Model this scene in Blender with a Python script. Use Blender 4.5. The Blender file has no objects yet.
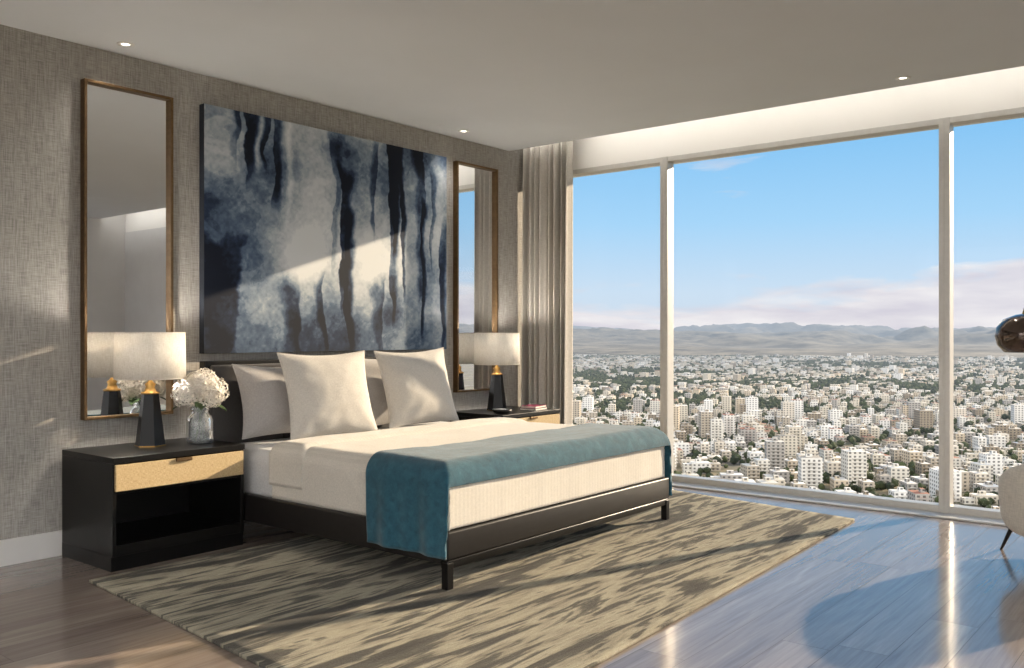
import bpy, bmesh, math, random
import numpy as np
from mathutils import Vector, Matrix
random.seed(7); rng=np.random.default_rng(11)
scene=bpy.context.scene
# ---------------------------------------------------------------- helpers
def lin(c):
    r=[]
    for v in c:
        v=v/255.0
        r.append(v/12.92 if v<=0.04045 else ((v+0.055)/1.055)**2.4)
    return (r[0],r[1],r[2],1.0)
def newmat(name):
    m=bpy.data.materials.new(name); m.use_nodes=True
    nt=m.node_tree; b=nt.nodes['Principled BSDF']
    return m,nt,b
def N(nt,t,**kw):
    n=nt.nodes.new(t)
    for k,v in kw.items(): setattr(n,k,v)
    return n
def L(nt,a,b): nt.links.new(a,b)
def math_(nt,op,a,b=None,c=None,clamp=False):
    n=nt.nodes.new('ShaderNodeMath'); n.operation=op; n.use_clamp=clamp
    for i,v in enumerate((a,b,c)):
        if v is None: continue
        if isinstance(v,(int,float)): n.inputs[i].default_value=v
        else: nt.links.new(v,n.inputs[i])
    return n.outputs[0]
def mixc(nt,f,a,b,mode='MIX'):
    n=nt.nodes.new('ShaderNodeMix'); n.data_type='RGBA'; n.blend_type=mode
    for i,v in ((0,f),(6,a),(7,b)):
        if isinstance(v,(int,float)): n.inputs[i].default_value=v
        elif isinstance(v,tuple): n.inputs[i].default_value=v
        else: nt.links.new(v,n.inputs[i])
    return n.outputs[2]
def ramp(nt,f,stops):
    n=nt.nodes.new('ShaderNodeValToRGB'); cr=n.color_ramp
    while len(cr.elements)<len(stops): cr.elements.new(0.5)
    for e,(p,c) in zip(cr.elements,stops):
        e.position=p; e.color=c
    nt.links.new(f,n.inputs[0]); return n.outputs[0]
def noise(nt,vec,scale,detail=4,rough=0.5,dist=0.0):
    n=nt.nodes.new('ShaderNodeTexNoise'); n.inputs['Scale'].default_value=scale
    n.inputs['Detail'].default_value=detail; n.inputs['Roughness'].default_value=rough
    n.inputs['Distortion'].default_value=dist
    if vec is not None: nt.links.new(vec,n.inputs['Vector'])
    return n.outputs['Fac']
def mapping(nt,vec,scale=(1,1,1),rot=(0,0,0),loc=(0,0,0)):
    n=nt.nodes.new('ShaderNodeMapping'); nt.links.new(vec,n.inputs['Vector'])
    n.inputs['Scale'].default_value=scale; n.inputs['Rotation'].default_value=rot; n.inputs['Location'].default_value=loc
    return n.outputs[0]
def bump(nt,b,h,strength=0.3,dist=0.01):
    n=nt.nodes.new('ShaderNodeBump'); n.inputs['Strength'].default_value=strength
    n.inputs['Distance'].default_value=dist
    nt.links.new(h,n.inputs['Height']); nt.links.new(n.outputs[0],b.inputs['Normal'])
def simple(name,col,rough=0.5,metal=0.0,var=0.06,nscale=30,bstr=0.0,bscale=200,spec=0.5,coat=0.0,sheen=0.0):
    m,nt,b=newmat(name)
    tc=N(nt,'ShaderNodeTexCoord')
    f=noise(nt,tc.outputs['Object'],nscale,4)
    c=lin(col); d=tuple(max(0,x*(1-var*2.5)) for x in c[:3])+(1,)
    e=tuple(min(1,x*(1+var)) for x in c[:3])+(1,)
    L(nt,ramp(nt,f,[(0.3,d),(0.7,e)]),b.inputs['Base Color'])
    b.inputs['Roughness'].default_value=rough; b.inputs['Metallic'].default_value=metal
    b.inputs['Specular IOR Level'].default_value=spec
    b.inputs['Coat Weight'].default_value=coat; b.inputs['Sheen Weight'].default_value=sheen
    if bstr>0: bump(nt,b,noise(nt,tc.outputs['Object'],bscale,3),bstr,0.004)
    return m
def fabric(name,col,weave=900,rough=0.9,bstr=0.35,wr=0.0,wrs=6,sheen=0.2,var=0.06,stripe=0):
    m,nt,b=newmat(name); tc=N(nt,'ShaderNodeTexCoord'); o=tc.outputs['Object']
    a=noise(nt,mapping(nt,o,(weave,weave*0.15,weave*0.15)),1,2)
    a2=noise(nt,mapping(nt,o,(weave*0.15,weave*0.15,weave)),1,2)
    s=math_(nt,'ADD',a,a2)
    c=lin(col); d=tuple(x*(1-var*3) for x in c[:3])+(1,); e=tuple(min(1,x*(1+var)) for x in c[:3])+(1,)
    base=ramp(nt,math_(nt,'MULTIPLY',s,0.5),[(0.35,d),(0.65,e)])
    if stripe:
        sp=N(nt,'ShaderNodeSeparateXYZ'); L(nt,o,sp.inputs[0])
        q=math_(nt,'GREATER_THAN',math_(nt,'FRACT',math_(nt,'MULTIPLY',sp.outputs[0],stripe)),0.5)
        base=mixc(nt,math_(nt,'MULTIPLY',q,0.10),base,(0.3,0.28,0.24,1))
    L(nt,base,b.inputs['Base Color'])
    b.inputs['Roughness'].default_value=rough; b.inputs['Sheen Weight'].default_value=sheen
    b.inputs['Specular IOR Level'].default_value=0.25
    h=math_(nt,'MULTIPLY',s,0.06)
    if wr>0:
        w=noise(nt,o,wrs,3,0.5,0.6); h=math_(nt,'ADD',h,math_(nt,'MULTIPLY',w,wr))
    bump(nt,b,h,bstr,0.02)
    return m
def emit(name,col,s):
    m,nt,b=newmat(name); b.inputs['Base Color'].default_value=lin(col)
    b.inputs['Emission Color'].default_value=lin(col); b.inputs['Emission Strength'].default_value=s
    return m
def group(name,loc=(0,0,0),rz=0):
    e=bpy.data.objects.new(name,None); scene.collection.objects.link(e)
    e.location=loc; e.rotation_euler=(0,0,rz); e.empty_display_size=0.1
    return e
def obj(name,me,mat=None,parent=None,smooth=False,loc=(0,0,0),rot=(0,0,0)):
    o=bpy.data.objects.new(name,me); scene.collection.objects.link(o)
    if mat is not None:
        for mm in (mat if isinstance(mat,list) else [mat]): me.materials.append(mm)
    if parent is not None: o.parent=parent
    o.location=loc; o.rotation_euler=rot
    if smooth:
        me.polygons.foreach_set('use_smooth',[True]*len(me.polygons))
    return o
def box(name,x0,x1,y0,y1,z0,z1,mat,parent=None,bev=0.0,seg=2,rot=(0,0,0)):
    bm=bmesh.new(); bmesh.ops.create_cube(bm,size=1)
    for v in bm.verts:
        v.co.x*=(x1-x0); v.co.y*=(y1-y0); v.co.z*=(z1-z0)
    if bev>0:
        bmesh.ops.bevel(bm,geom=list(bm.edges),offset=bev,segments=seg,profile=0.5,affect='EDGES')
    me=bpy.data.meshes.new(name); bm.to_mesh(me); bm.free()
    return obj(name,me,mat,parent,smooth=(bev>0 and seg>2),loc=((x0+x1)/2,(y0+y1)/2,(z0+z1)/2),rot=rot)
def multibox(name,boxes,mat,parent=None,bev=0.0):
    bm=bmesh.new()
    for (x0,x1,y0,y1,z0,z1) in boxes:
        r=bmesh.ops.create_cube(bm,size=1); vs=r['verts']
        for v in vs:
            v.co=Vector(((x0+x1)/2+v.co.x*(x1-x0),(y0+y1)/2+v.co.y*(y1-y0),(z0+z1)/2+v.co.z*(z1-z0)))
    if bev>0: bmesh.ops.bevel(bm,geom=list(bm.edges),offset=bev,segments=2,profile=0.5,affect='EDGES')
    me=bpy.data.meshes.new(name); bm.to_mesh(me); bm.free()
    return obj(name,me,mat,parent)
def lathe(name,prof,mat,parent=None,n=48,loc=(0,0,0),smooth=True,rz=0,rot=None):
    vs=[];fs=[]
    for i in range(n):
        a=2*math.pi*i/n+rz
        for (r,z) in prof: vs.append((r*math.cos(a),r*math.sin(a),z))
    m=len(prof)
    for i in range(n):
        j=(i+1)%n
        for k in range(m-1): fs.append((i*m+k,j*m+k,j*m+k+1,i*m+k+1))
    me=bpy.data.meshes.new(name); me.from_pydata(vs,[],fs)
    bm=bmesh.new(); bm.from_mesh(me); bmesh.ops.remove_doubles(bm,verts=bm.verts,dist=1e-5)
    bmesh.ops.recalc_face_normals(bm,faces=bm.faces); bm.to_mesh(me); bm.free()
    return obj(name,me,mat,parent,smooth=smooth,loc=loc,rot=rot or (0,0,0))
def gridmesh(name,P,mat,parent=None,smooth=True,closeu=False,solid=0,**kw):
    n,m=P.shape[:2]; vs=[tuple(p) for p in P.reshape(-1,3)]
    fs=[(i*m+j,((i+1)%n)*m+j,((i+1)%n)*m+j+1,i*m+j+1) for i in range(n if closeu else n-1) for j in range(m-1)]
    me=bpy.data.meshes.new(name); me.from_pydata(vs,[],fs)
    o=obj(name,me,mat,parent,smooth=smooth,**kw)
    if solid:
        s=o.modifiers.new('Solid','SOLIDIFY'); s.thickness=solid; s.offset=0
    return o
def tube(name,pts,r,mat,parent=None,n=10,closed=False):
    cu=bpy.data.curves.new(name,'CURVE'); cu.dimensions='3D'; cu.bevel_depth=r; cu.bevel_resolution=4; cu.use_fill_caps=True
    sp=cu.splines.new('POLY'); sp.points.add(len(pts)-1)
    for p,q in zip(sp.points,pts): p.co=(*q,1)
    sp.use_cyclic_u=closed
    o=bpy.data.objects.new(name,cu); scene.collection.objects.link(o); cu.materials.append(mat)
    if parent is not None: o.parent=parent
    return o
_T=rng.random((256,256))
def vn(x,y):
    xi=np.floor(x).astype(int); yi=np.floor(y).astype(int); fx=x-xi; fy=y-yi
    fx=fx*fx*(3-2*fx); fy=fy*fy*(3-2*fy)
    g=lambda a,b:_T[a%256,b%256]
    return (g(xi,yi)*(1-fx)+g(xi+1,yi)*fx)*(1-fy)+(g(xi,yi+1)*(1-fx)+g(xi+1,yi+1)*fx)*fy
def fbm(x,y,o=5,g=0.5):
    s=0;a=1;t=0
    for i in range(o):
        s=s+a*vn(x*2**i+17.3*i,y*2**i+9.1*i); t+=a; a*=g
    return s/t
def sstep(a,b,x):
    t=np.clip((x-a)/(b-a),0,1); return t*t*(3-2*t)

WY=4.98; WX=6.5; X0=-2.6; Y0=-2.4; CH=2.8; CE=6.1
# ---------------------------------------------------------------- materials
m_wall,nt,b=newmat('wallcovering_linen'); tc=N(nt,'ShaderNodeTexCoord'); o=tc.outputs['Object']
a=noise(nt,mapping(nt,o,(260,260,14)),1,3); a2=noise(nt,mapping(nt,o,(14,14,260)),1,3); big=noise(nt,o,1.2,3)
s=math_(nt,'MULTIPLY',math_(nt,'ADD',a,a2),0.5)
s2=math_(nt,'ADD',math_(nt,'MULTIPLY',s,0.85),math_(nt,'MULTIPLY',big,0.15))
L(nt,ramp(nt,s2,[(0.36,lin((130,126,120))),(0.5,lin((163,159,152))),(0.64,lin((187,183,176)))]),b.inputs['Base Color'])
b.inputs['Roughness'].default_value=0.8; bump(nt,b,s,0.4,0.004)
m_plain=simple('wall_paint_grey',(214,212,210),0.85,var=0.02,nscale=3)
m_ceil=simple('ceiling_paint',(214,216,218),0.9,var=0.01,nscale=2)
m_header=simple('header_paint_white',(240,237,231),0.8,var=0.01,nscale=2)
m_white=simple('baseboard_paint',(226,224,220),0.45,var=0.01,nscale=4)
m_alu=simple('window_frame_aluminium',(205,202,196),0.4,0.3,var=0.02)
m_black=simple('black_lacquered_wood',(12,11,11),0.34,var=0.15,nscale=18,spec=0.35)
m_lampb=simple('black_ceramic',(10,10,11),0.3,var=0.1,nscale=20,spec=0.25)
m_dark=simple('espresso_leather',(28,25,24),0.42,var=0.1,nscale=30,bstr=0.15,bscale=260,spec=0.4)
m_brass=simple('brushed_brass',(190,150,88),0.28,1.0,var=0.05,nscale=60)
m_bronze=simple('antique_bronze_frame',(122,98,70),0.38,0.9,var=0.08,nscale=40)
m_head=fabric('headboard_fabric',(74,72,72),500)
m_duvet=fabric('duvet_cotton',(217,211,200),700,wr=0.14,wrs=5,bstr=0.25,stripe=36)
m_sheet=fabric('sheet_cotton',(212,212,212),700,wr=0.3,wrs=7,bstr=0.25)
m_pillow=fabric('pillow_linen',(206,201,193),420,wr=0.14,wrs=7,bstr=0.35)
m_pillow2=fabric('pillow_linen_grey',(178,174,171),420,wr=0.12,wrs=7,bstr=0.3)
m_curt=fabric('curtain_linen',(196,190,181),260,bstr=0.3)
m_chair=fabric('armchair_boucle',(220,214,203),160,bstr=0.5)
m_throw,nt,b=newmat('teal_throw'); tc=N(nt,'ShaderNodeTexCoord'); o=tc.outputs['Object']
f=noise(nt,o,22,5,0.6,0.4); f2=noise(nt,o,320,2)
L(nt,ramp(nt,math_(nt,'ADD',math_(nt,'MULTIPLY',f,0.6),math_(nt,'MULTIPLY',f2,0.4)),[(0.3,lin((26,62,76))),(0.5,lin((38,82,98))),(0.72,lin((58,106,122)))]),b.inputs['Base Color'])
b.inputs['Roughness'].default_value=0.85; b.inputs['Sheen Weight'].default_value=0.25; b.inputs['Specular IOR Level'].default_value=0.2
bump(nt,b,math_(nt,'ADD',f,math_(nt,'MULTIPLY',f2,0.3)),0.25,0.008)
def thinglass(name,refl=0.06,tint=(1,1,1,1),frost=0.0):
    m,nt,b=newmat(name); nt.nodes.remove(b); out=nt.nodes['Material Output']
    t=N(nt,'ShaderNodeBsdfTransparent'); t.inputs[0].default_value=tint
    g=N(nt,'ShaderNodeBsdfGlossy'); g.inputs['Roughness'].default_value=0.0
    fr=N(nt,'ShaderNodeFresnel'); fr.inputs[0].default_value=1.35
    mx=N(nt,'ShaderNodeMixShader'); L(nt,math_(nt,'MULTIPLY',fr.outputs[0],refl*10),mx.inputs[0]); L(nt,t.outputs[0],mx.inputs[1]); L(nt,g.outputs[0],mx.inputs[2])
    res=mx.outputs[0]
    if frost>0:
        df=N(nt,'ShaderNodeBsdfDiffuse'); df.inputs[0].default_value=(0.85,0.87,0.88,1); m2=N(nt,'ShaderNodeMixShader'); m2.inputs[0].default_value=frost
        L(nt,res,m2.inputs[1]); L(nt,df.outputs[0],m2.inputs[2]); res=m2.outputs[0]
    L(nt,res,out.inputs[0]); return m
m_glass=thinglass('window_glass',0.012)
m_jar=thinglass('jar_glass',0.16,(0.96,0.98,0.98,1),0.16)
m_mirror,nt,b=newmat('mirror_silver'); b.inputs['Metallic'].default_value=1; b.inputs['Roughness'].default_value=0.01; b.inputs['Base Color'].default_value=(0.84,0.85,0.86,1)
m_floor,nt,b=newmat('oak_planks'); uv=N(nt,'ShaderNodeUVMap'); uv.uv_map='UVMap'; at=N(nt,'ShaderNodeAttribute'); at.attribute_name='Col'
g1=noise(nt,mapping(nt,uv.outputs[0],(2.2,55,1)),1,6,0.6,0.5); g2=noise(nt,mapping(nt,uv.outputs[0],(0.9,9,1)),1,4,0.6,1.2)
sep=N(nt,'ShaderNodeSeparateColor'); L(nt,at.outputs['Color'],sep.inputs[0])
gg=math_(nt,'ADD',math_(nt,'MULTIPLY',g1,0.45),math_(nt,'MULTIPLY',g2,0.55))
gg=math_(nt,'ADD',gg,math_(nt,'MULTIPLY',math_(nt,'SUBTRACT',sep.outputs[0],0.5),0.16))
L(nt,ramp(nt,gg,[(0.25,lin((108,97,90))),(0.5,lin((138,126,118))),(0.78,lin((166,155,147)))]),b.inputs['Base Color'])
L(nt,math_(nt,'ADD',math_(nt,'MULTIPLY',g1,0.12),0.13),b.inputs['Roughness']); b.inputs['Coat Weight'].default_value=0.4; b.inputs['Coat Roughness'].default_value=0.1
bump(nt,b,g1,0.06,0.002)
m_gap=simple('floor_grout',(60,52,46),0.8)
m_rug,nt,b=newmat('abstract_rug'); tc=N(nt,'ShaderNodeTexCoord'); o=tc.outputs['Object']
r1=noise(nt,mapping(nt,o,(0.85,6.5,1),(0,0,0.05)),1,6,0.58,1.1); r2=noise(nt,mapping(nt,o,(4,30,1)),1,4,0.6,0.3); r3=noise(nt,o,260,2); r4=noise(nt,o,0.8,2)
rr=math_(nt,'ADD',math_(nt,'MULTIPLY',r1,0.78),math_(nt,'MULTIPLY',r2,0.22))
rr=math_(nt,'ADD',rr,math_(nt,'MULTIPLY',math_(nt,'SUBTRACT',r4,0.5),0.12))
base=ramp(nt,rr,[(0.36,lin((60,57,50))),(0.46,lin((88,84,74))),(0.485,lin((150,143,124))),(0.55,lin((182,174,151))),(0.59,lin((104,100,88))),(0.64,lin((70,67,59))),(0.68,lin((160,152,132)))])
L(nt,mixc(nt,0.35,base,ramp(nt,r3,[(0.3,(0.25,0.25,0.25,1)),(0.7,(1,1,1,1))]),'MULTIPLY'),b.inputs['Base Color'])
b.inputs['Roughness'].default_value=0.95; b.inputs['Sheen Weight'].default_value=0.15; b.inputs['Specular IOR Level'].default_value=0.1
bump(nt,b,math_(nt,'ADD',math_(nt,'MULTIPLY',rr,1.5),math_(nt,'MULTIPLY',r3,0.7)),0.9,0.012)
m_rattan,nt,b=newmat('woven_rattan'); tc=N(nt,'ShaderNodeTexCoord'); o=tc.outputs['Object']
w1=noise(nt,mapping(nt,o,(520,1,60)),1,2); w2=noise(nt,mapping(nt,o,(60,1,520)),1,2)
ww=math_(nt,'MULTIPLY',math_(nt,'ADD',w1,w2),0.5)
L(nt,ramp(nt,ww,[(0.34,lin((160,132,90))),(0.5,lin((190,165,122))),(0.66,lin((212,191,152)))]),b.inputs['Base Color'])
b.inputs['Roughness'].default_value=0.7; bump(nt,b,ww,0.15,0.002)
m_shade,nt,b=newmat('linen_lampshade'); out=nt.nodes['Material Output']; tc=N(nt,'ShaderNodeTexCoord'); o=tc.outputs['Object']
w=math_(nt,'MULTIPLY',math_(nt,'ADD',noise(nt,mapping(nt,o,(60,60,500)),1,2),noise(nt,mapping(nt,o,(400,400,30)),1,2)),0.5)
c=ramp(nt,w,[(0.35,lin((220,216,208))),(0.65,lin((248,246,242)))])
L(nt,c,b.inputs['Base Color']); b.inputs['Roughness'].default_value=0.9
tr=N(nt,'ShaderNodeBsdfTranslucent'); L(nt,c,tr.inputs[0]); mx=N(nt,'ShaderNodeMixShader'); mx.inputs[0].default_value=0.45
L(nt,b.outputs[0],mx.inputs[1]); L(nt,tr.outputs[0],mx.inputs[2]); L(nt,mx.outputs[0],out.inputs[0])
m_petal=simple('hydrangea_petals',(240,234,224),0.7,var=0.08,nscale=60)
m_leaf=simple('hydrangea_leaf',(70,92,52),0.6,var=0.2,nscale=30)
m_bulb=emit('downlight_lens',(255,244,225),6)

# ---------------------------------------------------------------- room shell
bm=bmesh.new(); uvl=bm.loops.layers.uv.new('UVMap'); cl=bm.loops.layers.float_color.new('Col')
w=0.19; y=Y0; g=0.0012; r=0
while y<WY:
    y1=min(y+w,WY); x=X0-random.uniform(0,1.6)
    while x<WX:
        ln=random.choice((1.4,1.8,2.1,2.4)); x1=x+ln
        a0,a1=max(x,X0)+g,min(x1,WX)-g
        if a1-a0>0.01:
            f=bm.faces.new([bm.verts.new(p) for p in ((a0,y+g,0),(a1,y+g,0),(a1,y1-g,0),(a0,y1-g,0))]); rv=random.random(); off=random.random()*50
            for lp in f.loops:
                lp[uvl].uv=(lp.vert.co.x+off,lp.vert.co.y+off*0.37); lp[cl]=(rv,rv,rv,1)
        x=x1
    y=y1
fl=group('floor')
me=bpy.data.meshes.new('planks'); bm.to_mesh(me); bm.free(); obj('planks',me,m_floor,fl)
box('subfloor',X0-0.2,WX+0.3,Y0-0.2,WY+0.2,-0.25,-0.001,m_gap,fl)
box('wall_bed',X0-0.15,WX+0.3,WY,WY+0.15,0,3.1,m_wall)
we=group('wall_entry')
multibox('wall_entry_panels',[(X0-0.15,X0,Y0-0.15,Y0+0.4,0,3.1),(X0-0.15,X0,4.2,WY,0,3.1),(X0-0.15,X0,Y0+0.4,4.2,2.63,3.1)],m_plain,we)
wb=group('wall_back')
multibox('wall_back_panels',[(X0,X0+0.5,Y0-0.15,Y0,0,3.1),(4.4,WX+0.3,Y0-0.15,Y0,0,3.1),(X0+0.5,4.4,Y0-0.15,Y0,2.63,3.1)],m_plain,wb)
cg=group('ceiling')
box('ceiling_slab',X0,CE,Y0,WY,CH,3.1,m_ceil,cg)
box('pocket_slab',CE,WX+0.3,Y0,WY,3.0,3.1,m_header,cg)
box('trim_header',WX-0.02,WX+0.3,Y0,WY,2.64,3.0,m_header)
box('baseboard_bed',X0,6.2,WY-0.018,WY,0,0.135,m_white,bev=0.003)
box('baseboard_back',4.4,WX-0.1,Y0,Y0+0.018,0,0.135,m_white,bev=0.003)
def window(name,y0,y1):
    g_=group(name); W=0.034
    multibox('frame',[(WX-0.03,WX+0.07,y0,y1,0.0,0.055),(WX-0.03,WX+0.07,y0,y1,2.6,2.64),
        (WX-0.035,WX+0.07,y0,y0+W,0.0,2.64),(WX-0.035,WX+0.07,y1-W,y1,0.0,2.64)],m_alu,g_,bev=0.003)
    box('glass_pane',WX+0.03,WX+0.036,y0+W,y1-W,0.055,2.6,m_glass,g_)
ys=[WY-0.01,3.65,1.536,-0.564]
for i in range(3): window('window_%d'%(i+1),ys[i+1],ys[i])
box('wall_window',WX-0.03,WX+0.3,Y0,-0.566,0,2.64,m_plain)
box('trim_floor_channel',WX-0.2,WX-0.036,-0.56,WY-0.02,0.0,0.012,m_alu,bev=0.003)
g_=group('window_4')  # unseen window added in the back wall to let in more light
bx=[]
xs=np.linspace(X0+0.5,4.4,4)
for i in range(3):
    a0,a1=xs[i],xs[i+1]
    bx+=[(a0,a1,Y0-0.1,Y0,0,0.06),(a0,a1,Y0-0.1,Y0,2.58,2.63),(a0,a0+0.05,Y0-0.1,Y0,0.06,2.58),(a1-0.05,a1,Y0-0.1,Y0,0.06,2.58)]
multibox('frame',bx,m_alu,g_); box('glass_pane',xs[0]+0.05,xs[-1]-0.05,Y0-0.06,Y0-0.055,0.06,2.58,m_glass,g_)
g_=group('window_5')  # added opening behind the camera, off-frame, for frontal fill light
bx=[]
xs=np.linspace(Y0+0.4,4.2,4)
for i in range(3):
    a0,a1=xs[i],xs[i+1]
    bx+=[(X0-0.1,X0,a0,a1,0,0.06),(X0-0.1,X0,a0,a1,2.58,2.63),(X0-0.1,X0,a0,a0+0.05,0.06,2.58),(X0-0.1,X0,a1-0.05,a1,0.06,2.58)]
multibox('frame',bx,m_alu,g_); box('glass_pane',X0-0.06,X0-0.055,xs[0]+0.05,xs[-1]-0.05,0.06,2.58,m_glass,g_)

# ---------------------------------------------------------------- curtain
n=420; z=np.linspace(0,1,24)
yy=np.linspace(4.94,4.43,n); ph=np.linspace(0,1,n)
P=np.zeros((n,24,3))
for j,t in enumerate(z):
    amp=0.055+0.02*(1-t); 
    w_=np.sin(ph*2*math.pi*8+0.4*np.sin(ph*20)+0.25*t)+0.2*np.sin(ph*2*math.pi*19+1)
    P[:,j,0]=6.27+amp*w_; P[:,j,1]=yy+0.012*np.cos(ph*2*math.pi*9)+ (1-t)*0.01*np.sin(ph*15); P[:,j,2]=0.02+t*2.9
cgp=group('curtain',(0,0,0)); gridmesh('fabric',P,m_curt,cgp,solid=0.004)
box('track',6.24,6.32,4.2,4.95,2.93,3.0,m_white,cgp)

# ---------------------------------------------------------------- mirrors
def mirror(name,x0,x1):
    g_=group(name,((x0+x1)/2,WY-0.02,1.665)); hw=(x1-x0)/2; hh=0.94; t=0.016
    multibox('frame',[(-hw,-hw+t,-0.03,0.02,-hh,hh),(hw-t,hw,-0.03,0.02,-hh,hh),(-hw+t,hw-t,-0.03,0.02,-hh,-hh+t),(-hw+t,hw-t,-0.03,0.02,hh-t,hh)],m_bronze,g_,bev=0.002)
    box('glass',-hw+t,hw-t,0.0,0.01,-hh+t,hh-t,m_mirror,g_)
mirror('wall_mirror',2.36,2.89); mirror('wall_mirror',5.385,5.90)

# ---------------------------------------------------------------- painting
nu,nv=560,400
U,V=np.meshgrid(np.linspace(0,1,nu),np.linspace(0,1,nv),indexing='ij')
wu=U+0.03*(fbm(U*5+3,V*4,4)-0.5)*2+0.008*(fbm(U*30,V*14+5,4)-0.5)*2
wv=V+0.12*(fbm(U*11+30,V*3+2)-0.5)*2
D=0.36+0.85*(fbm(U*3+8+0.5*fbm(U*4,V*4+9),V*2.4+4,7,0.56)-0.5)*2
D+=0.24*(1-sstep(0.2,0.36,wu)) 
D+=0.34*(1-sstep(0.0,0.4,wv+0.3*(fbm(U*7,V*2+50)-0.5)))*(0.3+1.0*fbm(U*6,V*1+7))
D-=0.20*np.exp(-((wu-0.4)/0.08)**2)*sstep(0.15,0.6,wv)
D-=0.18*np.exp(-((wu-0.62)/0.07)**2)
D-=0.25*np.exp(-((wu-0.96)/0.04)**2)
D-=0.3*np.exp(-((wu-0.285)/0.014)**2)*sstep(0.55,0.75,wv)
D-=0.3*np.exp(-((wu-0.17)/0.010)**2)*sstep(0.7,0.8,wv)
def streak(u0,wd,v0,v1,s,taper=0.6,sk=0.0):
    tt=np.clip((wv-v0)/(v1-v0),0,1)
    ww=wd*((1-taper)+taper*tt)*(0.3+1.4*fbm(V*6+u0*91,U*2+u0*37,5,0.6))
    m=sstep(v0-0.10,v0+0.10,wv)*(1-sstep(v1-0.04,v1+0.06,wv))
    x=(wu-u0-sk*(V-0.5))/ww
    sg=1 if int(u0*1000)%2 else -1
    x=x*sg
    e=np.where(x>0,1-sstep(0.3,1.7,x),1-sstep(0.8,1.05,-x))
    e=e*(0.5+1.0*fbm(U*14+u0*50,V*7+3,5))
    return s*e*m
for a in [(0.145,0.028,0.74,1.1,0.5),(0.19,0.018,0.8,1.1,0.5),(0.235,0.022,0.66,1.1,0.4),(0.10,0.02,0.85,1.1,0.35),
          (0.515,0.03,0.22,0.8,0.65),(0.535,0.026,0.0,0.6,0.65),(0.475,0.02,0.35,0.95,0.25),
          (0.735,0.048,0.5,1.1,0.9,0.7),(0.725,0.02,0.12,0.8,0.55),(0.771,0.018,0.3,1.1,0.65),(0.86,0.03,0.3,1.1,0.4),(0.875,0.016,0.1,0.75,0.5),
          (0.925,0.014,0.45,0.95,0.3),(0.64,0.014,0.5,0.95,0.3),(0.42,0.02,0.0,0.3,0.35),(0.3,0.04,0.0,0.25,0.35),(0.985,0.02,0.0,0.6,0.5),(0.05,0.1,0.0,0.45,0.4),(0.66,0.03,0.0,0.3,0.35)]:
    D=D+streak(*a)
D-=0.13*(1-sstep(0.115,0.13,np.hypot((U-0.06)*1.4,V-0.84)))
# watercolour tide lines: quantised washes with a darker rim
q_=D*6; fr_=q_-np.floor(q_); D=D*0.6+0.4*(np.floor(q_)+sstep(0.0,0.35,fr_))/6+0.05*(fr_<0.12)
gr=(fbm(U*90,V*70,3)-0.5)*0.2; D=np.clip(D+gr,0,1)
stops=[(0,(210,213,214)),(0.25,(174,181,187)),(0.42,(130,143,156)),(0.6,(80,97,118)),(0.78,(38,51,73)),(1,(14,20,33))]
xs_=[s[0] for s in stops]; C=np.stack([np.interp(D,xs_,[lin(s[1])[i] for s in stops]) for i in range(3)]+[np.ones_like(D)],-1)
ax0,ax1,az0,az1=3.09,5.25,1.08,2.61
P=np.zeros((nu,nv,3)); P[...,0]=(U-0.5)*(ax1-ax0); P[...,1]=0; P[...,2]=(V-0.5)*(az1-az0)
m_art,nt,b=newmat('watercolour_canvas'); at=N(nt,'ShaderNodeAttribute'); at.attribute_name='Paint'; L(nt,at.outputs['Color'],b.inputs['Base Color'])
b.inputs['Roughness'].default_value=0.7; b.inputs['Specular IOR Level'].default_value=0.2; tc=N(nt,'ShaderNodeTexCoord'); bump(nt,b,noise(nt,tc.outputs['Object'],500,2),0.15,0.002)
ag=group('abstract_painting',((ax0+ax1)/2,WY-0.055,(az0+az1)/2))
ob=gridmesh('canvas',P,m_art,ag)
ca_=ob.data.color_attributes.new('Paint','FLOAT_COLOR','POINT'); ca_.data.foreach_set('color',C.reshape(-1).astype(np.float32))
m_edge=simple('canvas_edge',(40,46,56),0.8)
hw,hh=(ax1-ax0)/2,(az1-az0)/2
box('stretcher',-hw,hw,0.002,0.053,-hh,hh,m_edge,ag)

# ---------------------------------------------------------------- nightstands
def nightstand(x0,x1):
    g_=group('nightstand',((x0+x1)/2,4.685,0)); hw=(x1-x0)/2; f=-0.285; bk=0.27
    t=0.022
    multibox('carcass',[(-hw,hw,f,bk,0.545,0.575),(-hw,-hw+t,f+0.01,bk,0.075,0.545),(hw-t,hw,f+0.01,bk,0.075,0.545),
        (-hw+t,hw-t,f+0.01,bk,0.075,0.13),(-hw+t,hw-t,bk-0.02,bk,0.13,0.545),(-hw+t,hw-t,f+0.03,bk-0.02,0.385,0.40)],m_black,g_,bev=0.002)
    multibox('plinth',[(-hw+0.0,hw,f+0.02,bk,0.0,0.075)],m_black,g_)
    box('drawer_front',-hw+0.012,hw-0.012,f-0.004,f+0.012,0.404,0.538,m_rattan,g_,bev=0.003)
    box('drawer_pull',-0.045,0.045,f-0.018,f-0.004,0.522,0.54,m_bronze,g_,bev=0.002)
    return g_
nightstand(2.25,3.02); nightstand(5.32,6.07)
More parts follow.
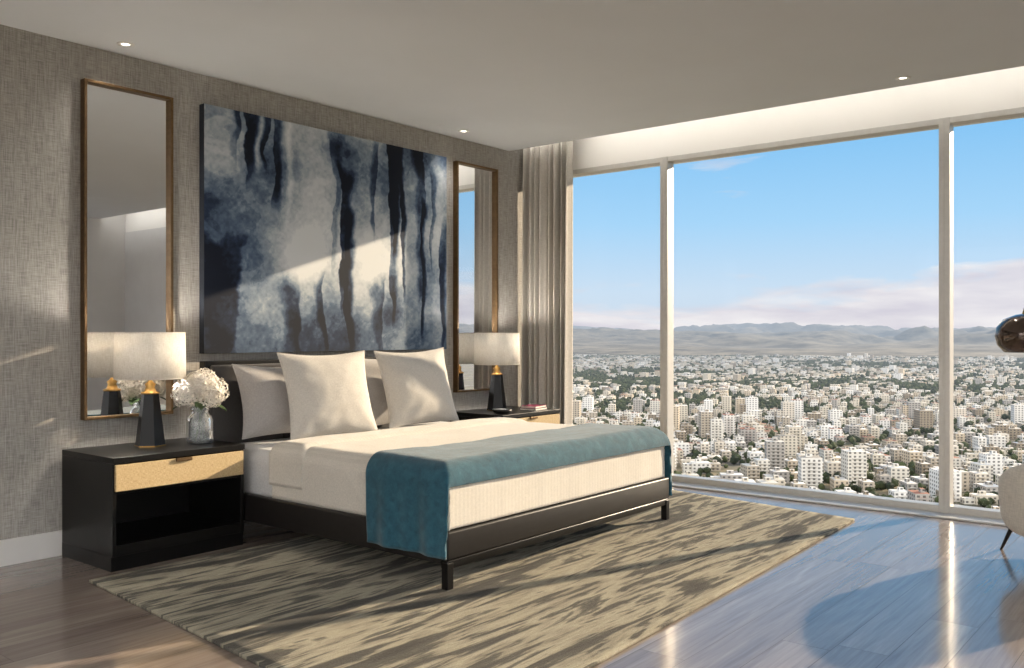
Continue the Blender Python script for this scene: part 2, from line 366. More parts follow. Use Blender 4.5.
# ---------------------------------------------------------------- table lamps
m_bg=emit('bulb_glow',(255,226,185),5)
def lamp(x,y):
    g_=group('table_lamp',(x,y,0.575))
    lathe('base_body',[(0,0.006),(0.082,0.006),(0.078,0.03),(0.046,0.29),(0,0.29)],m_lampb,g_,n=6,smooth=False,rz=0.3)
    lathe('base_foot',[(0,0),(0.084,0),(0.084,0.006),(0,0.006)],m_brass,g_,n=6,smooth=False,rz=0.3)
    lathe('collar',[(0,0.29),(0.05,0.29),(0.05,0.3),(0.032,0.305),(0.024,0.33),(0.03,0.345),(0.012,0.36),(0.008,0.5),(0,0.5)],m_brass,g_,n=32)
    n_=64; P=np.zeros((n_,2,3))
    for i in range(n_):
        a=2*math.pi*i/n_
        P[i,0]=(0.188*math.cos(a),0.188*math.sin(a),0.378); P[i,1]=(0.184*math.cos(a),0.184*math.sin(a),0.632)
    gridmesh('shade',P,m_shade,g_,closeu=True,solid=0.003)
    for zz,rr_ in ((0.378,0.188),(0.632,0.184)):
        tube('shade_rim',[(rr_*math.cos(2*math.pi*i/48),rr_*math.sin(2*math.pi*i/48),zz) for i in range(48)],0.003,m_shade,g_,closed=True)
    for a in (0,2.094,4.188):
        tube('shade_spider',[(0,0,0.6),(0.183*math.cos(a),0.183*math.sin(a),0.615)],0.002,m_brass,g_)
    lathe('bulb',[(0,0.44),(0.02,0.45),(0.032,0.49),(0.02,0.53),(0,0.54)],m_bg,g_,n=20)
    li=bpy.data.lights.new('bulb_light','POINT'); li.energy=22; li.color=(1,0.93,0.84); li.shadow_soft_size=0.04
    lo=bpy.data.objects.new('bulb_light',li); scene.collection.objects.link(lo); lo.parent=g_; lo.location=(0.0,0,0.575)
lamp(2.64,4.745); lamp(5.66,4.745)
# ---------------------------------------------------------------- hydrangea vase
vg=group('hydrangea_vase',(2.885,4.64,0.575))
prof=[(0,0),(0.066,0),(0.074,0.008),(0.076,0.03),(0.074,0.13),(0.066,0.155),(0.05,0.17),(0.047,0.18),(0.052,0.19),(0.047,0.2),(0.05,0.21)]
lathe('jar',prof,m_jar,vg,n=48)
lathe('jar_inner',[(r*0.93,max(z,0.008)) for r,z in prof],m_jar,vg,n=48)
lathe('water',[(0,0.01),(0.066,0.012),(0.066,0.09),(0,0.09)],thinglass('water',0.05,(0.9,0.94,0.94,1)),vg,n=32)
for i in range(5):
    a=i*1.257; tube('stem',[(0.03*math.cos(a+2),0.03*math.sin(a+2),0.015),(0.0,0.0,0.16),(0.05*math.cos(a),0.05*math.sin(a),0.27)],0.0035,m_leaf,vg)
bm=bmesh.new()
heads=[(0,-0.02,0.33,0.085),(-0.085,0.0,0.29,0.075),(0.085,-0.01,0.295,0.075),(0.01,-0.085,0.28,0.072),(0.0,0.08,0.29,0.075),(-0.045,-0.05,0.345,0.065),(0.05,0.03,0.355,0.065)]
for hx,hy,hz,hr in heads:
    for i in range(130):
        zz=1-2*(i+0.5)/130; a=i*2.39996; q=math.sqrt(1-zz*zz)
        nrm=Vector((q*math.cos(a),q*math.sin(a),zz)); c=Vector((hx,hy,hz))+nrm*hr*random.uniform(0.85,1.1)
        nn=(nrm+Vector([random.uniform(-.5,.5) for _ in range(3)])).normalized(); qd=nn.to_track_quat('Z','Y').to_matrix()
        tw=random.random()*1.57; s_=random.uniform(0.010,0.015)
        for p in range(4):
            aa=tw+p*math.pi/2
            pts=[(0,0,0),(s_*0.9*math.cos(aa-.55),s_*0.9*math.sin(aa-.55),0.003),(s_*1.3*math.cos(aa),s_*1.3*math.sin(aa),0.0015),(s_*0.9*math.cos(aa+.55),s_*0.9*math.sin(aa+.55),0.003)]
            bm.faces.new([bm.verts.new(c+qd@Vector(pp)) for pp in pts])
me=bpy.data.meshes.new('blossoms'); bm.to_mesh(me); bm.free(); obj('blossoms',me,m_petal,vg)
for i,(a,zz) in enumerate(((0.4,0.24),(2.5,0.23),(4.2,0.235),(5.4,0.22))):
    P=np.zeros((9,5,3))
    for p in range(9):
        t=p/8; wd=0.035*math.sin(math.pi*min(1,t*0.95+0.03))**0.8
        for q in range(5):
            s_=(q-2)/2; rr_=0.05+0.1*t
            P[p,q]=(rr_*math.cos(a)-s_*wd*math.sin(a),rr_*math.sin(a)+s_*wd*math.cos(a),zz-0.04*t*t+0.01*abs(s_))
    gridmesh('leaf',P,m_leaf,vg)

# ---------------------------------------------------------------- books + dish
bg=group('book_stack',(5.9,4.55,0.575),0.2)
m_pg=simple('paper_pages',(228,222,210),0.8)
for i,(c,w2,d2) in enumerate((((60,50,54),0.11,0.075),((128,44,70),0.1,0.07))):
    mm=simple('book_cover_%d'%i,c,0.5); z0=i*0.018
    multibox('book_cover',[(-w2,w2,-d2,d2,z0,z0+0.002),(-w2,w2,-d2,d2,z0+0.015,z0+0.017),(-w2,w2,d2-0.003,d2,z0+0.002,z0+0.015)],mm,bg)
    box('book_pages',-w2+0.003,w2-0.003,-d2+0.003,d2-0.003,z0+0.002,z0+0.015,m_pg,bg)
lathe('trinket_dish',[(0,0),(0.05,0),(0.075,0.02),(0.08,0.035),(0.074,0.035),(0.05,0.012),(0,0.01)],m_black,None,n=40,loc=(5.43,4.5,0.576))

# ---------------------------------------------------------------- rug
C_=[(2.09,4.32),(1.86,1.78),(5.88,1.93),(6.22,4.2)]
n_=60;P=np.zeros((n_,n_,3))
for i in range(n_):
    for j in range(n_):
        u=i/(n_-1);v=j/(n_-1)
        p=(1-u)*(1-v)*np.array(C_[1])+(u)*(1-v)*np.array(C_[2])+(1-u)*v*np.array(C_[0])+u*v*np.array(C_[3])
        P[i,j,:2]=p
P[...,0]-=4.0;P[...,1]-=3.1
P[...,2]=0.014+0.003*(fbm(P[...,0]*4+20,P[...,1]*4+20,3)-0.5)
rg=gridmesh('area_rug',P,m_rug,None,loc=(4.0,3.1,0)); s_=rg.modifiers.new('Solid','SOLIDIFY'); s_.thickness=0.013; s_.offset=-1

# ---------------------------------------------------------------- bed
BX0,BX1,BY0=3.035,5.105,2.84
bed=group('bed',(4.06,3.9,0)); ox,oy=4.06,3.9
def bb(name,x0,x1,y0,y1,z0,z1,mat,bev=0.004,seg=2): return box(name,x0-ox,x1-ox,y0-oy,y1-oy,z0,z1,mat,bed,bev,seg)
bb('foot_rail',BX0,BX1,BY0,BY0+0.05,0.15,0.285,m_dark,0.012,4)
bb('foot_rail_lower',BX0+0.005,BX1-0.005,BY0+0.006,BY0+0.05,0.11,0.15,m_black,0.006,3)
bb('side_rail_left',BX0,BX0+0.045,BY0+0.05,4.84,0.13,0.285,m_dark,0.012,4)
bb('side_rail_right',BX1-0.045,BX1,BY0+0.05,4.84,0.13,0.285,m_dark,0.012,4)
bb('slat_base',BX0+0.045,BX1-0.045,BY0+0.05,4.84,0.2,0.235,m_black)
for lx in (BX0,BX1-0.04):
    for ly in (BY0,4.78): 
        bb('leg',lx,lx+0.04,ly,ly+0.04,0.017 if ly<4 else 0.0,0.14,m_black,0.003)
bb('headboard_frame',BX0+0.02,BX1,4.86,4.925,0.1,1.035,m_black,0.006)
bb('headboard_pad',BX0+0.05,BX1-0.04,4.825,4.87,0.3,1.01,m_head,0.018,4)
for xx in (0.25,0.5,0.75):
    x_=BX0+0.08+(BX1-BX0-0.12)*xx; bb('headboard_seam',x_-0.003,x_+0.003,4.822,4.827,0.32,1.0,m_black,0.0)
bb('mattress',BX0+0.05,BX1-0.05,BY0+0.06,4.81,0.236,0.535,m_sheet,0.07,6)
def drape(name,x0,x1,y0,y1,zt,zbx,zby,r,mat,na=120,nb=110,wr=0.006,seed=0,amp=0.0,yfun=None,solid=0.01,back=False):
    def fold(lo,hi,dl,dh,n):
        arc=r*math.pi/2
        L_=dl+arc+(hi-lo-2*r)+arc+dh; s=np.linspace(0,L_,n); c=np.zeros(n); d=np.zeros(n)
        for i,q in enumerate(s):
            if q<dl: c[i]=lo; d[i]=r+(dl-q)
            elif q<dl+arc: a=(q-dl)/r; c[i]=lo+r-r*math.cos(a); d[i]=r-r*math.sin(a)
            elif q<dl+arc+hi-lo-2*r: c[i]=lo+r+(q-dl-arc); d[i]=0
            elif q<dl+2*arc+hi-lo-2*r: a=(q-(dl+arc+hi-lo-2*r))/r; c[i]=hi-r+r*math.sin(a); d[i]=r-r*math.cos(a)
            else: c[i]=hi; d[i]=r+(q-(dl+2*arc+hi-lo-2*r))
        return c,d
    cX,dX=fold(x0,x1,zt-zbx-r,zt-zbx-r,na)
    arc=r*math.pi/2; dl=max(0,zt-zby-r); tot=dl+arc+(y1-y0-r); sB=np.linspace(0,tot,nb); cY=np.zeros(nb);dY=np.zeros(nb)
    for i,q in enumerate(sB):
        if q<dl: cY[i]=y0; dY[i]=r+dl-q
        elif q<dl+arc:
            a=(q-dl)/r; cY[i]=y0+r-r*math.cos(a); dY[i]=r-r*math.sin(a)
        else: cY[i]=y0+r+(q-dl-arc); dY[i]=0
    if back:
        e=sB>tot-0.05; dY[e]+=0.05*(1-np.sqrt(np.clip(1-((sB[e]-(tot-0.05))/0.05)**2,0,1)))
    A,B=np.meshgrid(np.arange(na),np.arange(nb),indexing='ij')
    X=cX[A];Y=cY[B];DX=dX[A];DY=dY[B]
    Dm=(DX**4+DY**4)**0.25
    Dm=np.minimum(Dm,np.maximum(DX,DY)+0.02)
    Z=zt-Dm
    nz=(fbm(X*3+seed,Y*3+seed*2+DX*3,5)-0.5)*2
    Z=Z+wr*nz*(Dm<r)
    side=np.where(A<na/2,-1,1)*np.clip(DX/0.15,0,1)
    X=X+side*(wr*nz+amp*(1+np.sin(Y*21+seed+DX*2)+0.5*np.sin(Y*47+1))*np.clip(DX/0.25,0,1.5))
    Y=Y-np.clip(DY/0.15,0,1)*wr*nz*0.8
    if yfun is not None: Y=yfun(X,Y,DX)
    P=np.stack([X-ox,Y-oy,Z],-1)
    return gridmesh(name,P,mat,bed,solid=solid)
drape('duvet',BX0+0.03,BX1-0.03,BY0+0.022,4.2,0.578,0.285,0.29,0.09,m_duvet,wr=0.010,seed=3,back=True,solid=0.012)
drape('duvet_fold',BX0+0.024,BX1-0.024,3.93,4.22,0.594,0.36,0.6,0.085,m_duvet,wr=0.010,seed=5,nb=40,solid=0.02,back=True)
def yf(X,Y,DX):
    t=np.clip(DX/0.4,0,1); k_=(Y-2.85)/0.6
    return Y+0.05*np.sin(X*2.6+0.5)*(1-t)*k_+0.03*t*(k_-0.25)
drape('throw_blanket',BX0+0.0,BX1+0.0,BY0+0.004,3.36,0.600,0.165,0.49,0.1,m_throw,na=170,wr=0.010,seed=9,amp=0.007,yfun=yf,solid=0.014)
def pillow(name,cx_,cy_,cz_,w_,h_,t_,lean,rz,mat,roll=0,seed=0):
    n_=50; u=np.sin(np.linspace(-1,1,n_)*math.pi/2); U_,V_=np.meshgrid(u,u,indexing='ij')
    X=w_/2*U_*(1-0.10*(1-V_**2)*np.abs(U_)**2); Z=h_/2*V_*(1-0.10*(1-U_**2)*np.abs(V_)**2)
    T=t_/2*(np.clip(1-np.abs(U_)**2.4,0,1)**0.62)*(np.clip(1-np.abs(V_)**2.4,0,1)**0.62)
    nz=(fbm(U_*1.6+seed+5,V_*1.6+seed*3+9,3)-0.5)*2
    rad=np.arctan2(V_,U_); crease=0.008*np.sin(rad*11+seed)*np.clip(np.hypot(U_,V_)-0.4,0,1)*T/(t_/2)
    T2=T*(1+0.12*nz)+crease
    bm=bmesh.new()
    F=[[bm.verts.new((X[i,j],-T2[i,j],Z[i,j])) for j in range(n_)] for i in range(n_)]
    B=[[bm.verts.new((X[i,j],T[i,j]*(1+0.1*nz[i,j]),Z[i,j])) for j in range(n_)] for i in range(n_)]
    for i in range(n_-1):
        for j in range(n_-1):
            bm.faces.new((F[i][j],F[i+1][j],F[i+1][j+1],F[i][j+1])); bm.faces.new((B[i][j],B[i][j+1],B[i+1][j+1],B[i+1][j]))
    bmesh.ops.remove_doubles(bm,verts=bm.verts,dist=0.0003)
    me=bpy.data.meshes.new(name); bm.to_mesh(me); bm.free()
    o=obj(name,me,mat,bed,smooth=True); 
    M=(Matrix.Rotation(rz,3,'Z')@Matrix.Rotation(-lean,3,'X')@Matrix.Rotation(roll,3,'Y'))
    o.rotation_mode='QUATERNION'; o.rotation_quaternion=M.to_quaternion(); o.location=(cx_-ox,cy_-oy,cz_)
    e=[(X[i,0],0,Z[i,0]) for i in range(n_)]+[(X[-1,j],0,Z[-1,j]) for j in range(1,n_)]+[(X[i,-1],0,Z[i,-1]) for i in range(n_-2,-1,-1)]+[(X[0,j],0,Z[0,j]) for j in range(n_-2,0,-1)]
    t=tube(name+'_piping',e,0.0035,mat,bed,closed=True); t.rotation_mode='QUATERNION'; t.rotation_quaternion=M.to_quaternion(); t.location=o.location
    return o
pillow('pillow_back_left',3.52,4.68,0.785,0.72,0.46,0.2,math.radians(16),0,m_pillow2,roll=0.03,seed=1)
pillow('pillow_back_right',4.5,4.68,0.80,0.92,0.5,0.2,math.radians(16),0,m_pillow2,seed=2)
pillow('cushion_left',3.645,4.42,0.825,0.62,0.55,0.2,math.radians(17),-0.16,m_pillow,roll=-0.01,seed=3)
pillow('cushion_right',4.42,4.42,0.835,0.60,0.54,0.2,math.radians(17),-0.14,m_pillow,roll=-0.03,seed=4)

# ---------------------------------------------------------------- armchair
ac=group('armchair',(5.62,0.62,0),math.radians(60))
n_=90;m_s=32;P=np.zeros((n_,m_s,3))
for i in range(n_):
    t=-1+2*i/(n_-1); a=math.pi+t*math.radians(128); h=0.49+0.2*math.cos(t*math.pi/2)**1.5
    endf=max(0.0,(1-abs(t)**10))**0.5
    for j in range(m_s):
        q=2*math.pi*j/(m_s-1)
        cr=math.copysign(abs(math.cos(q))**0.6,math.cos(q)); sr=math.copysign(abs(math.sin(q))**0.6,math.sin(q))
        zc=(0.14+h)/2; z_=zc+sr*(h-0.14)/2*(0.25+0.75*endf); bulge=0.03*math.sin(math.pi*(z_-0.1)/0.6)
        r_=0.385+cr*0.055*endf+bulge
        P[i,j]=(r_*math.cos(a),r_*math.sin(a),z_)
gridmesh('shell',P,m_chair,ac)
lathe('seat_cushion',[(0,0.15),(0.3,0.15),(0.34,0.18),(0.35,0.3),(0.34,0.4),(0.3,0.44),(0,0.455)],m_chair,ac,n=48)
for a in (30,120,210,300):
    a=math.radians(a); c_,s_=math.cos(a),math.sin(a)
    P=np.zeros((12,2,3))
    for i in range(12):
        q=2*math.pi*i/12
        P[i,0]=(0.42*c_+0.008*math.cos(q),0.42*s_+0.008*math.sin(q),0.0); P[i,1]=(0.35*c_+0.016*math.cos(q),0.35*s_+0.016*math.sin(q),0.17)
    gridmesh('leg',P,m_black,ac,closeu=True)
# ---------------------------------------------------------------- arc floor lamp
m_smoke=simple('smoked_bronze_shade',(104,92,86),0.14,0.85,var=0.08)
lg_=group('floor_lamp',(5.57,0.90,0))
lathe('shade',[(0.03,1.31),(0.06,1.305),(0.12,1.28),(0.155,1.235),(0.162,1.19),(0.15,1.14),(0.115,1.1),(0.11,1.1),(0.145,1.145),(0.155,1.19),(0.148,1.23),(0.115,1.27),(0.03,1.295)],m_smoke,lg_,n=48)
lathe('cap',[(0,1.345),(0.02,1.345),(0.03,1.31),(0.03,1.295),(0,1.29)],m_brass,lg_,n=24)
pts=[];
for i in range(24):
    t=i/23; a=math.pi*t
    pts.append((0.32*(1-math.cos(a)),-0.36*(1-math.cos(a)) ,1.34+0.45*math.sin(a)))
pts=pts+[(0.64,-0.72,0.03)]
tube('arm',pts,0.009,m_black,lg_)
lathe('foot',[(0,0),(0.15,0),(0.15,0.025),(0.02,0.035),(0,0.035)],m_black,lg_,n=40,loc=(0.64,-0.72,0))

# ---------------------------------------------------------------- lights in the room
def downlight(x,y,e=10):
    g_=group('ceiling_downlight',(x,y,CH))
    lathe('trim_ring',[(0.022,-0.001),(0.026,-0.006),(0.045,-0.004),(0.046,0.0)],m_white,g_,n=32)
    lathe('lens',[(0,-0.002),(0.022,-0.002)],m_bulb,g_,n=24)
    if e>0:
        li=bpy.data.lights.new('spot','SPOT'); li.energy=e; li.spot_size=math.radians(110); li.spot_blend=0.9; li.color=(1,0.95,0.88); li.shadow_soft_size=0.03
        lo=bpy.data.objects.new('spot',li); scene.collection.objects.link(lo); lo.parent=g_; lo.location=(0,0,-0.02)
downlight(2.515,4.78,12); downlight(5.27,4.76,12); downlight(5.9,1.64,12)
for x in (-1.2,0.6,):  # off-frame downlights added as general room fill
    for y in (-1.0,1.2,3.4): downlight(x,y,22)
def area(name,loc,dirv,sx,sy,e,col,parent=None):
    li=bpy.data.lights.new(name,'AREA'); li.shape='RECTANGLE'; li.size=sx; li.size_y=sy; li.energy=e; li.color=col
    lo=bpy.data.objects.new(name,li); scene.collection.objects.link(lo); lo.location=loc
    lo.rotation_euler=Vector(dirv).to_track_quat('-Z','X').to_euler()
    if parent: lo.parent=parent
    return lo
q=area('cove_led',(CE+0.04,(Y0+WY)/2,2.93),(1,0,-0.25),0.03,7.2,11,(1,0.97,0.92))
ug=group('fill_uplight')  # invented off-frame uplight, added to brighten ceiling and walls
multibox('fill_shelf',[(X0+0.6,4.3,Y0,Y0+0.14,2.2,2.215),(X0+0.6,4.3,Y0+0.13,Y0+0.14,2.215,2.26)],m_white,ug)
u1=area('fill_strip',(0.85+0.3,Y0+0.07,2.225),(0,0.35,1),0.1,6.0,165,(0.88,0.94,1),ug)
ug2=group('fill_uplight')  # second added fill lamp, on the unseen entry wall
multibox('fill_shelf',[(X0,X0+0.14,Y0+0.5,4.1,2.2,2.215),(X0+0.13,X0+0.14,Y0+0.5,4.1,2.215,2.26)],m_white,ug2)
u2=area('fill_strip',(X0+0.07,1.1,2.225),(0.35,0,1),0.1,6.0,120,(0.88,0.94,1),ug2)
for o_,ax in ((q,'Y'),(u1,'X'),(u2,'Y')):
    zz=-(o_.rotation_euler.to_matrix()@Vector((0,0,-1))); la=Vector((0,1,0)) if ax=='Y' else Vector((1,0,0))
    la=(la-zz*la.dot(zz)).normalized(); xx=la.cross(zz)
    M=Matrix((xx,la,zz)).transposed(); o_.rotation_euler=M.to_euler()

# ---------------------------------------------------------------- exterior
GZ=-128.0
city=group('cityscape')
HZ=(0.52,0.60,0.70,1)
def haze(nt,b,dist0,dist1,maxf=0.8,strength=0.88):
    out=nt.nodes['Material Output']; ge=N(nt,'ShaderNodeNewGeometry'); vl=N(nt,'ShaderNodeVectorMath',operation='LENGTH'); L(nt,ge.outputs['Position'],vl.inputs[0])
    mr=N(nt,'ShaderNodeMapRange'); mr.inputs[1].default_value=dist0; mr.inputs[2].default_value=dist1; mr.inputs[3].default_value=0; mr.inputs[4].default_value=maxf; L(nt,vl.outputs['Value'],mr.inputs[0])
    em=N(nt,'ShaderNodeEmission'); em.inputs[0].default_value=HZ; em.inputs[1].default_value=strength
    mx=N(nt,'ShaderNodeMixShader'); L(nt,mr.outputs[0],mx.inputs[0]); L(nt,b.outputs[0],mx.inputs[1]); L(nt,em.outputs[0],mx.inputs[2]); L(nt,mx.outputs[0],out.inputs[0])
m_bld,nt,b=newmat('city_facade'); uv=N(nt,'ShaderNodeUVMap'); sp=N(nt,'ShaderNodeSeparateXYZ'); L(nt,uv.outputs[0],sp.inputs[0])
def band(v,per,lo,hi):
    f=math_(nt,'FRACT',math_(nt,'DIVIDE',v,per)); return math_(nt,'MULTIPLY',math_(nt,'GREATER_THAN',f,lo),math_(nt,'LESS_THAN',f,hi))
wn=math_(nt,'MULTIPLY',band(sp.outputs[0],4.1,0.26,0.74),band(sp.outputs[1],3.1,0.3,0.8))
at=N(nt,'ShaderNodeAttribute'); at.attribute_name='Col'
wn=math_(nt,'MULTIPLY',wn,0.8)
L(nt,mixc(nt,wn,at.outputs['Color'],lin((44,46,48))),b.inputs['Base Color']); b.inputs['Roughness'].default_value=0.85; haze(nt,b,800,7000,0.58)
m_grd,nt,b=newmat('city_ground'); ge=N(nt,'ShaderNodeNewGeometry')
n1=noise(nt,mapping(nt,ge.outputs['Position'],(0.004,)*3),1,6,0.6); n2=noise(nt,mapping(nt,ge.outputs['Position'],(0.05,)*3),1,4,0.6)
gr_=mixc(nt,ramp(nt,n2,[(0.4,(0,0,0,1)),(0.6,(1,1,1,1))]),lin((60,66,42)),lin((122,110,84)))
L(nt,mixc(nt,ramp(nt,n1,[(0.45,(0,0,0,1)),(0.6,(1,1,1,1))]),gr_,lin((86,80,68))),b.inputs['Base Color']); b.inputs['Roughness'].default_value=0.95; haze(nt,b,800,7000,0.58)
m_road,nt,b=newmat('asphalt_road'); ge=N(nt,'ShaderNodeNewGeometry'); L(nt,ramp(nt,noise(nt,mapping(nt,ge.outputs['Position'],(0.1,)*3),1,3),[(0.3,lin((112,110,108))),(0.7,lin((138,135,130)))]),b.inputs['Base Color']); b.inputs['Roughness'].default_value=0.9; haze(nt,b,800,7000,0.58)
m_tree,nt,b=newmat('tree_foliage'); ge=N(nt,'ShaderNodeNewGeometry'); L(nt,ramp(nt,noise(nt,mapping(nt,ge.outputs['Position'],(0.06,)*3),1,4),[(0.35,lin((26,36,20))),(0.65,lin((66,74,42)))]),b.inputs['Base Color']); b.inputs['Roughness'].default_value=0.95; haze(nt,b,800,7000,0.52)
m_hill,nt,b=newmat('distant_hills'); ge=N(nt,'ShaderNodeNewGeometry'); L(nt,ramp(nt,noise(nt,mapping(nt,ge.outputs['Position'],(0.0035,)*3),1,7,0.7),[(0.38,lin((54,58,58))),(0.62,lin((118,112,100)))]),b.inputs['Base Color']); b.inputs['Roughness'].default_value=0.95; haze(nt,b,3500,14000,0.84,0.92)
me=bpy.data.meshes.new('city_ground'); S=16000
me.from_pydata([(-2000,-S,GZ),(S,-S,GZ),(S,S,GZ),(-2000,S,GZ)],[],[(0,1,2,3)]); obj('city_ground',me,m_grd,city)
V_=[];F_=[];UVs=[];CL=[]
pal=[(206,202,192),(196,188,172),(214,211,204),(172,162,146),(190,176,154),(158,154,148),(202,194,180),(142,130,112),(220,218,213)]
pal=[lin(p) for p in pal]; roofpal=[lin((186,181,170)),lin((206,201,192)),lin((144,137,125)),lin((142,94,72))]
def addbox(x,y,z0,w_,d_,h_,a,col,rc):
    c_,s_=math.cos(a),math.sin(a); i0=len(V_)
    for (u,v) in ((-1,-1),(1,-1),(1,1),(-1,1)):
        px=x+u*w_/2*c_-v*d_/2*s_; py=y+u*w_/2*s_+v*d_/2*c_
        V_.append((px,py,z0)); V_.append((px,py,z0+h_))
    for e in range(4):
        n2_=(e+1)%4; F_.append((i0+2*e,i0+2*n2_,i0+2*n2_+1,i0+2*e+1)); wd=w_ if e%2==0 else d_
        UVs.extend((0,0,wd,0,wd,h_,0,h_)); CL.extend(list(col)*4)
    F_.append((i0+1,i0+3,i0+5,i0+7)); UVs.extend((0,0)*4); CL.extend(list(rc)*4)
trees=[]
cell=28
def warp(x,y): return x+60*math.sin(y/420.0)+40*math.sin(x/310.0+y/700.0), y+60*math.sin(x/380.0)+40*math.cos(y/350.0)
for gx in range(14,195):
    for gy in range(-115,195):
        x=gx*cell; y=gy*cell
        d=math.hypot(x,y); az=math.degrees(math.atan2(y,x))
        if d<430 or d>5300 or az<-28 or az>56: continue
        wx,wy=warp(x,y)
        isroad=(gy%10==0) or (gx%12==0)
        px,py=wx+random.uniform(-6,6),wy+random.uniform(-6,6)
        dens=float(fbm(np.array(px/380.0+40),np.array(py/380.0+40),3))
        prob=0.9 if dens>0.44 else (0.5 if dens>0.35 else 0.08)
        if isroad: prob=0
        a=0.35*math.sin(x/900.0+1)+0.3*math.cos(y/800.0)+random.choice((0,0,0.05,1.57))+random.uniform(-.1,.1)
        if random.random()<prob and (d<2600 or random.random()<0.76):
            big=random.random()
            if d<1500: h=random.choice((7,7,10,10,13,16)) if big<0.93 else random.uniform(20,34)
            else: h=random.choice((6,7,10,10,13)) if big<0.98 else random.uniform(16,26)
            w_=random.uniform(9,18); d_=random.uniform(8,14)
            if h>20: w_,d_=random.uniform(14,20),random.uniform(13,17)
            if d>2500: w_*=1.2
            col=random.choice(pal); rc=random.choice(roofpal if random.random()<0.5 else roofpal[:2])
            addbox(px,py,GZ,w_,d_,h,a,col,rc)
            if d<2000:
                addbox(px+random.uniform(-2,2),py+random.uniform(-2,2),GZ+h,w_*0.3,d_*0.3,2.6,a,col,rc)
                if random.random()<0.6: addbox(px+w_*0.6*math.cos(a),py+w_*0.6*math.sin(a),GZ,w_*0.7,d_*0.7,h*random.uniform(0.5,0.9),a,random.choice(pal),rc)
                if d<1200:
                    for fl_ in range(1,int(h/3.1)):
                        addbox(px-(d_/2+0.7)*(-math.sin(a)) ,py-(d_/2+0.7)*math.cos(a),GZ+fl_*3.1,w_*0.6,1.4,0.9,a,col,rc)
                        addbox(px-(w_/2+0.7)*math.cos(a) ,py-(w_/2+0.7)*math.sin(a),GZ+fl_*3.1,1.4,d_*0.5,0.9,a,col,rc)
        if isroad:
            nt_=2 if random.random()<0.4 else 0
        else: nt_=2+(random.random()<0.8)+(random.random()<0.5)+(dens<0.45)*3
        if d>2600 and not isroad: nt_=1+(dens<0.42)
        for q in range(nt_):
            s_=13 if isroad else 0
            ang=random.uniform(0,6.28); rad=random.uniform(s_,18)
            trees.append((px+rad*math.cos(ang),py+rad*math.sin(ang),random.uniform(2.4,4.8)*(1.35 if d>2200 else 1)))
me=bpy.data.meshes.new('city_buildings'); me.from_pydata(V_,[],F_)
ul=me.uv_layers.new(name='UVMap'); ul.data.foreach_set('uv',UVs)
cc=me.color_attributes.new('Col','FLOAT_COLOR','CORNER'); cc.data.foreach_set('color',CL)
obj('city_buildings',me,m_bld,city)
print('buildings faces',len(F_),'trees',len(trees))
V_=[];F_=[]
def ribbon(pts,wd):
    b0=len(V_)
    for i,(x,y) in enumerate(pts):
        x2,y2=pts[min(i+1,len(pts)-1)]; x1,y1=pts[max(i-1,0)]
        dx,dy=x2-x1,y2-y1; l_=math.hypot(dx,dy)+1e-6; nx,ny=-dy/l_,dx/l_
        V_.append((x+nx*wd/2,y+ny*wd/2,GZ+0.4)); V_.append((x-nx*wd/2,y-ny*wd/2,GZ+0.4))
        if i: q=b0+2*i; F_.append((q-2,q-1,q+1,q))
for gx in range(24,195,12): ribbon([warp(gx*cell,y) for y in range(-3400,5200,25)],11)
for gy in range(-110,195,10): ribbon([warp(x,gy*cell) for x in range(400,5300,25)],11)
me=bpy.data.meshes.new('city_roads'); me.from_pydata(V_,[],F_); obj('city_roads',me,m_road,city)
bm=bmesh.new(); bmesh.ops.create_icosphere(bm,subdivisions=1,radius=1); iv=np.array([v.co[:] for v in bm.verts]); iff=[[v.index for v in f.verts] for f in bm.faces]; bm.free()
V_=[];F_=[]
for i,(x,y,r_) in enumerate(trees):
    sc=np.array([r_*random.uniform(.8,1.3),r_*random.uniform(.8,1.3),r_*random.uniform(0.9,1.2)]); base=len(V_)
    vv=iv*sc*rng.uniform(0.8,1.15,(len(iv),1))+np.array([x,y,GZ+r_*0.9]); V_.extend(map(tuple,vv)); F_.extend([[q+base for q in f] for f in iff])
me=bpy.data.meshes.new('city_trees'); me.from_pydata(V_,[],F_); obj('city_trees',me,m_tree,city)
nr,na=90,520; P=np.zeros((na,nr,3))
az=np.radians(np.linspace(-50,80,na)); rr=np.linspace(5200,14000,nr)
A,Rr=np.meshgrid(az,rr,indexing='ij'); X=Rr*np.cos(A);Y=Rr*np.sin(A)
rid=1-np.abs(fbm(X/1300+60,Y/1300+60,6,0.52)*2-1); low=fbm(X/2400+11,Y/2400+31,2)
H=sstep(5200,11500,Rr)*(10+380*np.clip(rid-0.5,0,1)**1.3*(0.1+1.9*low)+20*low)+sstep(5200,6500,Rr)*35*fbm(X/450,Y/450,4)
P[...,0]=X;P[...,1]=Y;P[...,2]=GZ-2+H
gridmesh('distant_hills',P,m_hill,city)

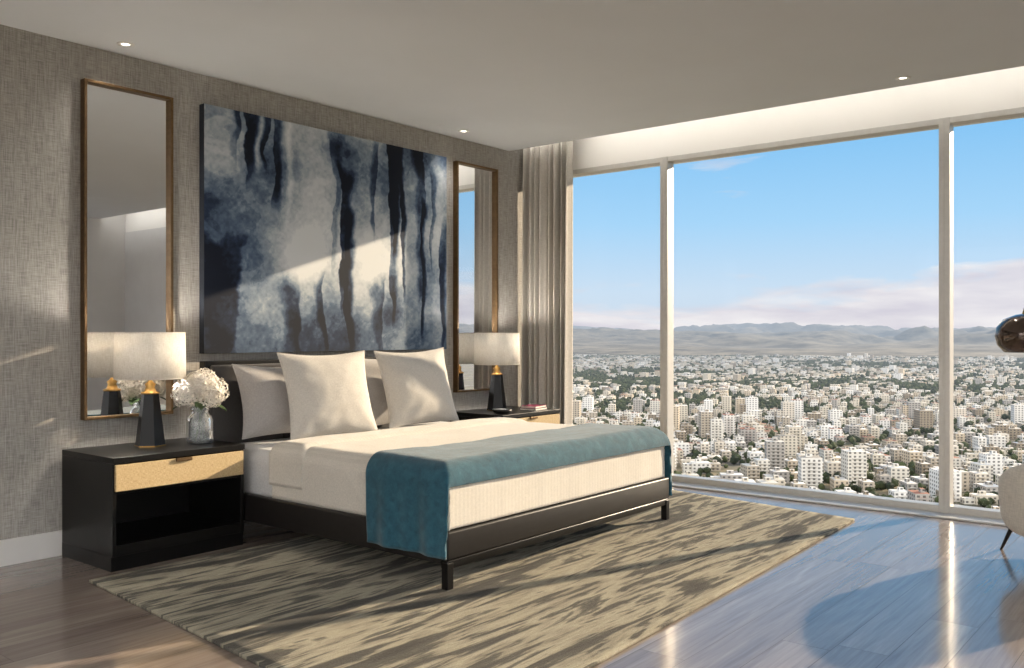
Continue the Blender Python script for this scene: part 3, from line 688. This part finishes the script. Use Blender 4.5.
# ---------------------------------------------------------------- world
wd=bpy.data.worlds.new('sky'); scene.world=wd; wd.use_nodes=True; nt=wd.node_tree; bgn=nt.nodes['Background']
tc=N(nt,'ShaderNodeTexCoord'); G=tc.outputs['Generated']; sp=N(nt,'ShaderNodeSeparateXYZ'); L(nt,G,sp.inputs[0])
el=sp.outputs[2]
sky=ramp(nt,el,[(0.0,lin((200,212,225))),(0.045,lin((196,216,234))),(0.12,lin((160,206,240))),(0.24,lin((116,184,234))),(0.6,lin((98,156,214)))])
mp=mapping(nt,G,(3.2,3.2,18),(0,0,0),(0.3,0.4,0))
cn=noise(nt,mp,1,8,0.56,0.3)
m1=N(nt,'ShaderNodeMapRange'); m1.inputs[1].default_value=0.0; m1.inputs[2].default_value=0.08; m1.inputs[3].default_value=0.26; m1.inputs[4].default_value=-0.14; L(nt,el,m1.inputs[0])
cf=ramp(nt,math_(nt,'ADD',cn,m1.outputs[0]),[(0.48,(0,0,0,1)),(0.6,(1,1,1,1))])
ccol=ramp(nt,noise(nt,mapping(nt,G,(9,9,50)),1,5,0.5),[(0.35,lin((206,200,210))),(0.65,lin((236,231,231)))])
col=mixc(nt,math_(nt,'MULTIPLY',cf,0.85),sky,ccol)
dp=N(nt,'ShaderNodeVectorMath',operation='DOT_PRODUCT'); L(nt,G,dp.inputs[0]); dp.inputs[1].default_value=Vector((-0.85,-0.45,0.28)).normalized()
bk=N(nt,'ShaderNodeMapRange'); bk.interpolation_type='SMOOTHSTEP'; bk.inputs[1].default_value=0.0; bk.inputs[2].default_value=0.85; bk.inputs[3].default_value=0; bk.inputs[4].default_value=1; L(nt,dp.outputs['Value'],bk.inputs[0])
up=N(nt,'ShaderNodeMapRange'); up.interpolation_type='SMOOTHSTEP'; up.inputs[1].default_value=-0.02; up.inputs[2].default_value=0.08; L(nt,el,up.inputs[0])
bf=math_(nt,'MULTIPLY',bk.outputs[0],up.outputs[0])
col=mixc(nt,bf,col,(2.7,2.6,2.5,1))  # glow added to the unseen sky behind, brightening city and room
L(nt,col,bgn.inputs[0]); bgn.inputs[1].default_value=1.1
# sun
li=bpy.data.lights.new('sun','SUN'); li.energy=9.0; li.angle=0.012; li.color=(1,0.81,0.58)
lo=bpy.data.objects.new('sun',li); scene.collection.objects.link(lo); lo.location=(10,-3,6)
lo.rotation_euler=Vector((-1,0.34,-0.33)).to_track_quat('-Z','Y').to_euler()
# ---------------------------------------------------------------- camera
cam=bpy.data.cameras.new('camera'); cam.sensor_width=36; cam.lens=900/1024*36; cam.clip_end=30000; cam.clip_start=0.05
co=bpy.data.objects.new('camera',cam); scene.collection.objects.link(co); co.location=(0,0,1.2); co.rotation_euler=(math.radians(90),0,-math.asin(0.777))
scene.camera=co
scene.view_settings.view_transform='Standard'; scene.view_settings.look='None'; scene.view_settings.exposure=0.0
